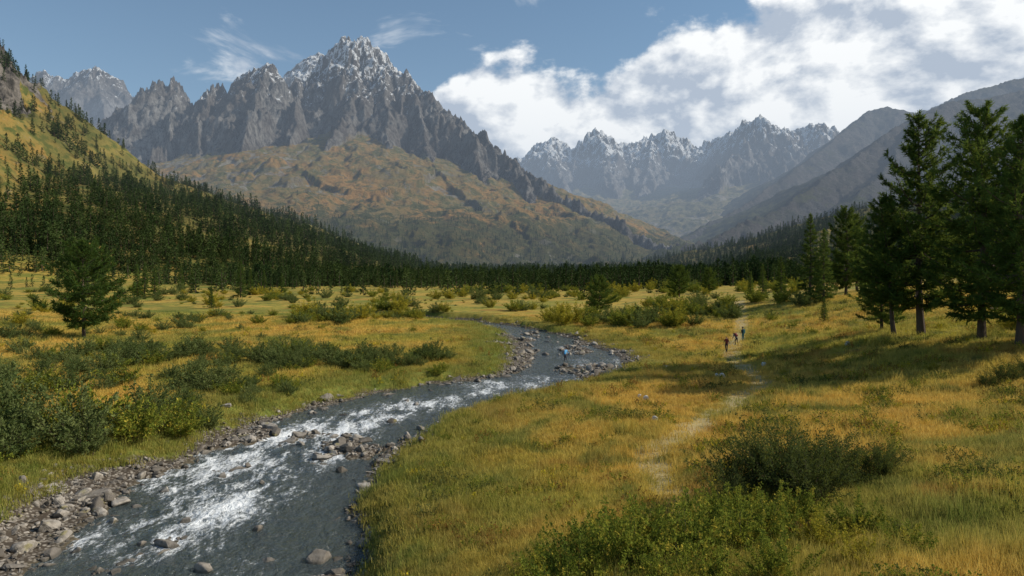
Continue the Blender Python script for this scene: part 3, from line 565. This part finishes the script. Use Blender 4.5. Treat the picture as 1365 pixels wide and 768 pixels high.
for u,v,sz_ in [(62,705,.9),(125,668,1.1),(420,742,.9),(345,700,.45),(218,650,.5),(330,618,.5),(270,755,.7),(80,680,.6),(430,608,.9),(480,600,.7),(235,583,.8),(500,617,.6),(30,735,.8),(150,690,.5),(455,625,.7),(520,560,.7),(560,570,.7),(300,560,.6),(190,720,.35),(400,590,.6),(350,640,.4)]:
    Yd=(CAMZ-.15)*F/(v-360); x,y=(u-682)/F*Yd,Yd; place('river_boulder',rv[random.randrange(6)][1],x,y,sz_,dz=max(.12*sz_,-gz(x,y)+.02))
def m_pale():
    m=NT('pale_stone'); p=m.pos(); n=m.noise(p,6,4); m.diffuse(m.mix(n,(.42,.40,.36),(.68,.66,.62)),m.bump(n,.5,.03)); return m.m
M_pale=m_pale(); pr_=rock_mesh('pale_stone',331,M_pale)
for u,Yd,s in [(860,45,.5),(873,37.5,.4),(961,56,.7),(1018,61,.55),(955,57,.45),(852,46,.35),(820,70,.4),(1130,66,.6)]:
    x,y=at_uv(u,Yd); place('pale_rock',pr_,x,y,s,dz=.22*s+.08)
# ---------------------------------------------------------------- people
def simple(name,col,rough=.8):
    m=NT(name); p=m.pos(); m.diffuse(m.mix(m.noise(p,14,3),tuple(c*.75 for c in col),tuple(c*1.15 for c in col)),None,rough); return m.m
M_skin=simple('skin',(.45,.27,.19)); M_hair=simple('hair',(.03,.02,.015)); M_boot=simple('boot_leather',(.04,.028,.02)); M_eye=simple('eye',(.02,.02,.02),.3)
def skin_mesh(name,verts,edges,rad,sub=2):
    me=bpy.data.meshes.new(name); me.from_pydata(verts,edges,[]); o=bpy.data.objects.new(name,me); scene.collection.objects.link(o)
    s=o.modifiers.new('s','SKIN'); s.use_smooth_shade=True
    for i,rr in enumerate(rad):
        d=me.skin_vertices[0].data[i]; d.radius=rr if hasattr(rr,'__len__') else (rr,rr); d.use_root=(i==0)
    b=o.modifiers.new('b','SUBSURF'); b.levels=sub; b.render_levels=sub
    dg=bpy.context.evaluated_depsgraph_get(); dg.update(); nm=bpy.data.meshes.new_from_object(o.evaluated_get(dg)); bpy.data.objects.remove(o); nm.name=name
    return nm
POSES={
 'walk':dict(pelvis=(0,0,.95),chest=(0,.05,1.36),neck=(0,.07,1.5),head=(0,.11,1.63),kneeL=(-.1,.2,.5),ankL=(-.1,.28,.09),toeL=(-.1,.46,.05),kneeR=(.1,.03,.49),ankR=(.1,-.26,.14),toeR=(.1,-.12,.03),elL=(-.26,-.12,1.14),haL=(-.25,.0,.92),elR=(.26,.1,1.12),haR=(.24,.27,.98)),
 'stand':dict(pelvis=(0,0,.95),chest=(0,.02,1.36),neck=(0,.03,1.5),head=(0,.06,1.63),kneeL=(-.1,.03,.5),ankL=(-.11,.0,.09),toeL=(-.13,.18,.04),kneeR=(.1,.05,.5),ankR=(.12,.0,.09),toeR=(.15,.17,.04),elL=(-.27,-.02,1.12),haL=(-.24,.14,.93),elR=(.27,.0,1.12),haR=(.25,.12,.9)),
 'wade':dict(pelvis=(0,-.02,.93),chest=(0,.08,1.32),neck=(0,.12,1.45),head=(0,.17,1.57),kneeL=(-.14,.08,.5),ankL=(-.17,.0,.09),toeL=(-.19,.18,.04),kneeR=(.14,.06,.5),ankR=(.17,-.03,.09),toeR=(.2,.14,.04),elL=(-.30,.14,1.12),haL=(-.26,.36,1.05),elR=(.30,.14,1.12),haR=(.24,.36,1.0)),
 'bend':dict(pelvis=(0,-.08,.93),chest=(0,.24,1.22),neck=(0,.34,1.31),head=(0,.43,1.38),kneeL=(-.11,.1,.5),ankL=(-.12,.02,.09),toeL=(-.13,.2,.04),kneeR=(.11,-.02,.5),ankR=(.12,-.2,.1),toeR=(.13,-.03,.04),elL=(-.24,.28,.98),haL=(-.18,.42,.78),elR=(.24,.3,.98),haR=(.18,.45,.8))}
def person(name,x,y,face,pose,shirt,pants,pack=None,hat=None,scale=1.0,z=None):
    q={k:np.array(v,float) for k,v in POSES[pose].items()}
    root=bpy.data.objects.new(name,None); scene.collection.objects.link(root); root.location=(x,y,gz(x,y) if z is None else z); root.rotation_euler=(0,0,face); root.scale=(scale,)*3
    pel,ch,nk,hd=q['pelvis'],q['chest'],q['neck'],q['head']; V=[];E=[];R=[]
    def add(p,r,par=None):
        V.append(tuple(p));R.append(r)
        if par is not None:E.append((par,len(V)-1))
        return len(V)-1
    i0=add(pel,(.155,.115)); w=add(pel*.55+ch*.45,(.13,.10),i0); c=add(ch,(.155,.115),w); n=add(nk,.055,c); h0=add(hd-(hd-nk)*.2,.075,n); h1=add(hd+(hd-nk)*.1,(.085,.095),h0); add(hd+(hd-nk)*.75,(.065,.07),h1)
    for sd,S in ((-1,'L'),(1,'R')):
        hp=add(pel+np.array([sd*.09,0,-.06]),.09,i0); kn=add(q['knee'+S],.06,hp); cf=add(q['knee'+S]*.6+q['ank'+S]*.4+np.array([0,-.02,0]),.056,kn); an=add(q['ank'+S],.042,cf); add(q['toe'+S],(.045,.032),an)
        sh=add(ch+(nk-ch)*.35+np.array([sd*.17,0,.0]),.062,c); el=add(q['el'+S],.043,sh); fa=add(q['el'+S]*.5+q['ha'+S]*.5,.038,el); add(q['ha'+S],.026,fa)
    body=skin_mesh('body',V,E,R)
    for m_ in (shirt,pants,M_skin,M_boot,M_hair): body.materials.append(m_)
    for pl in body.polygons:
        cc=np.array(pl.center); dn=np.linalg.norm(cc-hd); mi=0
        dh=min(np.linalg.norm(cc-q['haL']),np.linalg.norm(cc-q['haR']))
        leg=min(np.linalg.norm(cc-q['kneeL']),np.linalg.norm(cc-q['kneeR']),np.linalg.norm(cc-q['ankL']),np.linalg.norm(cc-q['ankR']))
        foot=min(np.linalg.norm(cc-q[a]) for a in('ankL','ankR','toeL','toeR'))
        ax=unit(ch-pel); tt=(cc-pel)@ax
        if tt<.04 or leg<.14: mi=1
        if min(np.linalg.norm(cc-q['elL']),np.linalg.norm(cc-q['elR']))<.1: mi=0
        if foot<.11: mi=3
        if dh<.06: mi=2
        if (cc-nk)@unit(hd-nk)>.0 and dn<.2:
            mi=2
            if (cc-hd)@unit(hd-nk)>.055 or ((cc-hd)[1]<.0 and (cc-hd)[2]>-.06): mi=4
        pl.material_index=mi; pl.use_smooth=True
    b=bpy.data.objects.new('body',body); scene.collection.objects.link(b); b.parent=root
    def part(nm,rad,loc,sc,mat):
        bm=bmesh.new(); bmesh.ops.create_icosphere(bm,subdivisions=2,radius=rad); me=bpy.data.meshes.new(nm); bm.to_mesh(me); bm.free(); me.materials.append(mat)
        for p_ in me.polygons:p_.use_smooth=True
        o=bpy.data.objects.new(nm,me); scene.collection.objects.link(o); o.location=loc; o.scale=sc; o.parent=root; return o
    part('nose',.016,hd+np.array([0,.10,-.01]),(.7,1,1.2),M_skin); part('mouth',.02,hd+np.array([0,.085,-.05]),(1.1,.4,.3),simple('lips',(.3,.1,.09)))
    for sd in(-1,1): part('eye',.012,hd+np.array([sd*.032,.088,.02]),(1,.6,.8),M_eye); part('ear',.025,hd+np.array([sd*.088,0,0]),(.35,.7,1.1),M_skin)
    for sd,S in((-1,'L'),(1,'R')):
        ha,el=q['ha'+S],q['el'+S]; d=unit(ha-el); lat=unit(np.cross(d,np.array([sd*1.,0,0.01]))); nrm=unit(np.cross(lat,d))
        me=skin_mesh('palm_'+S,[tuple(ha),tuple(ha+d*.05)],[(0,1)],[(.022,.03),(.018,.034)],1); me.materials.append(M_skin); o=bpy.data.objects.new('palm_'+S,me); scene.collection.objects.link(o); o.parent=root
        for fi,(of,L) in enumerate([(-.026,.06),(-.009,.07),(.009,.066),(.026,.052)]):
            a=ha+d*.06+lat*of; bq=a+d*L*.5+nrm*.004; cq=a+d*L*.9+nrm*L*.25; me=skin_mesh('finger',[tuple(a),tuple(bq),tuple(cq)],[(0,1),(1,2)],[.009,.008,.007],1); me.materials.append(M_skin); o=bpy.data.objects.new('finger_%s%d'%(S,fi+1),me); scene.collection.objects.link(o); o.parent=root
        a=ha+d*.02+lat*.024; me=skin_mesh('thumb',[tuple(a),tuple(a+d*.025+lat*.024),tuple(a+d*.055+lat*.03)],[(0,1),(1,2)],[.011,.01,.008],1); me.materials.append(M_skin); o=bpy.data.objects.new('thumb_'+S,me); scene.collection.objects.link(o); o.parent=root
    if pack:
        bm=bmesh.new(); bmesh.ops.create_cube(bm,size=1); bmesh.ops.scale(bm,vec=(.30,.2,.5),verts=bm.verts); bmesh.ops.bevel(bm,geom=bm.edges[:],offset=.06,segments=3,affect='EDGES',profile=.5)
        me=bpy.data.meshes.new('backpack'); bm.to_mesh(me); bm.free(); me.materials.append(pack)
        o=bpy.data.objects.new('backpack',me); scene.collection.objects.link(o); ax=unit(ch-pel); ang=math.atan2(ax[1],ax[2]); nb=np.array([0,-math.cos(ang),math.sin(ang)]); o.location=ch*.75+pel*.25+nb*.2; o.rotation_euler=(-ang,0,0); o.parent=root
    if hat:
        bm=bmesh.new(); bmesh.ops.create_cone(bm,cap_ends=True,segments=20,radius1=.1,radius2=.075,depth=.1); bmesh.ops.create_cone(bm,cap_ends=True,segments=20,radius1=.16,radius2=.15,depth=.012,matrix=Matrix.Translation((0,0,-.05)))
        me=bpy.data.meshes.new('hat'); bm.to_mesh(me); bm.free(); me.materials.append(hat); o=bpy.data.objects.new('hat',me); scene.collection.objects.link(o); o.parent=root; o.location=hd+np.array([0,0,.13])
dark=simple('dark_cloth',(.03,.03,.04)); red=simple('red_cloth',(.16,.035,.03)); blue=simple('blue_cloth',(.14,.42,.72)); grey=simple('grey_cloth',(.12,.12,.13)); teal=simple('teal_cloth',(.05,.14,.15))
x,y=at_uv(968,76); person('hiker',x,y,2.6,'walk',red,dark,dark)
x,y=at_uv(981,82); person('hiker',x,y,.5,'bend',grey,dark,red,None,.97)
x,y=at_uv(990,84); person('hiker',x,y,.3,'stand',dark,teal,teal,dark)
person('angler',ANG[0],ANG[1],-2.2,'wade',blue,dark,None,dark,1.05,gz(*ANG))
# ---------------------------------------------------------------- haze
def haze():
    m=NT('sky_haze'); a=m.N('ShaderNodeVolumeAbsorption'); a.inputs['Color'].default_value=(0,0,0,1); a.inputs['Density'].default_value=8e-5
    e_=m.N('ShaderNodeEmission'); e_.inputs[0].default_value=(.39,.48,.60,1); e_.inputs[1].default_value=8e-5
    s_=m.N('ShaderNodeAddShader'); m.L(a.outputs[0],s_.inputs[0]); m.L(e_.outputs[0],s_.inputs[1]); m.L(s_.outputs[0],m.out.inputs['Volume'])
    bm=bmesh.new(); bmesh.ops.create_cube(bm,size=1); me=bpy.data.meshes.new('sky_haze'); bm.to_mesh(me); bm.free(); me.materials.append(m.m)
    o=add_obj('sky_haze',me,(0,6000,640)); o.scale=(20000,11000,1400)
haze()
# ---------------------------------------------------------------- sky + sun
EL=math.radians(36); AZ=math.radians(85)
w=bpy.data.worlds.new('World'); scene.world=w; w.use_nodes=True; nt=w.node_tree; nt.nodes.clear()
class WN(NT):
    def __init__(s): s.t=nt; s.out=s.N('ShaderNodeOutputWorld')
m=WN(); sky=m.N('ShaderNodeTexSky',sky_type='NISHITA',sun_disc=False,sun_elevation=EL,sun_rotation=AZ,air_density=1.0,dust_density=.4,ozone_density=1.8)
bg=m.N('ShaderNodeBackground'); m.L(m.mix(1.,sky.outputs[0],(.68,.90,.95),'MULTIPLY'),bg.inputs[0]); bg.inputs[1].default_value=.108
tc=m.N('ShaderNodeTexCoord').outputs['Generated']; sp=m.N('ShaderNodeSeparateXYZ'); m.L(tc,sp.inputs[0])
az=m.math('ARCTAN2',sp.outputs[0],sp.outputs[1]); el=m.math('ARCSINE',sp.outputs[2])
cv=m.N('ShaderNodeCombineXYZ'); m.L(az,cv.inputs[0]); m.L(m.math('MULTIPLY',el,1.5),cv.inputs[1]); cvo=cv.outputs[0]
off=m.N('ShaderNodeVectorMath',operation='ADD'); m.L(cvo,off.inputs[0]); off.inputs[1].default_value=(.02,.028,0)
n1=m.noise(cvo,5.2,8,.55,.1); n2=m.noise(off.outputs[0],5.2,8,.55,.1); n3=m.noise(cvo,3.2,3,.5)
fc=m.N('ShaderNodeFloatCurve')
nl=m.math('MULTIPLY_ADD',az,.4,.4,clamp=True); m.L(nl,fc.inputs['Value'])
cu=fc.mapping.curves[0]; pts=[(-1,.0),(-.30,.0),(-.18,.18),(-.12,.47),(.0,.54),(.13,.49),(.22,.53),(.34,.59),(.44,.66),(.52,.70),(.64,.76),(.9,.8),(1.5,.6)]
while len(cu.points)<len(pts): cu.points.new(.5,.5)
for p_,(a,b) in zip(cu.points,pts): p_.location=((a+1)*.4,b)
fc.mapping.update()
top=m.math('MULTIPLY_ADD',fc.outputs[0],.62,-.02)
dlt=m.math('ADD',m.math('SUBTRACT',top,el),m.math('MULTIPLY',m.math('SUBTRACT',n1,.5),.34))
mask=m.mr(dlt,-.008,.020)
wisp=m.math('MULTIPLY',m.mr(m.noise(m.vmul(cvo,(1,1.8,1)),4.5,6,.62,.5),.56,.72),.7)
mask=m.math('MAXIMUM',mask,wisp)
lit=m.math('ADD',m.math('MULTIPLY',m.math('SUBTRACT',n1,n2),9.0),.66)
lit=m.math('ADD',lit,m.math('MULTIPLY',m.math('SUBTRACT',n3,.5),1.6),clamp=True)
ccol=m.mix(lit,(.40,.46,.55),(1,1,.98))
ccol=m.mix(m.mr(el,.22,.08,0,.4),ccol,(.74,.79,.84))
cb=m.N('ShaderNodeBackground'); m.L(ccol,cb.inputs[0]); cb.inputs[1].default_value=1.18
mx=m.N('ShaderNodeMixShader'); m.L(mask,mx.inputs[0]); m.L(bg.outputs[0],mx.inputs[1]); m.L(cb.outputs[0],mx.inputs[2]); m.L(mx.outputs[0],m.out.inputs[0])
sun=bpy.data.lights.new('sun','SUN'); sun.energy=5; sun.angle=math.radians(.5); sun.color=(1,.92,.78); so=bpy.data.objects.new('sun',sun); scene.collection.objects.link(so)
d=Vector((math.sin(AZ)*math.cos(EL),math.cos(AZ)*math.cos(EL),math.sin(EL))); so.rotation_euler=d.to_track_quat('Z','Y').to_euler(); so.location=(100,0,200)
cam=bpy.data.cameras.new('camera'); co=bpy.data.objects.new('camera',cam); scene.collection.objects.link(co); co.location=(0,0,CAMZ); co.rotation_euler=(math.radians(90),0,0)
cam.lens=24; cam.sensor_width=36; cam.shift_y=-24/1365; cam.clip_start=.5; cam.clip_end=40000; scene.camera=co
print('forest',NF)
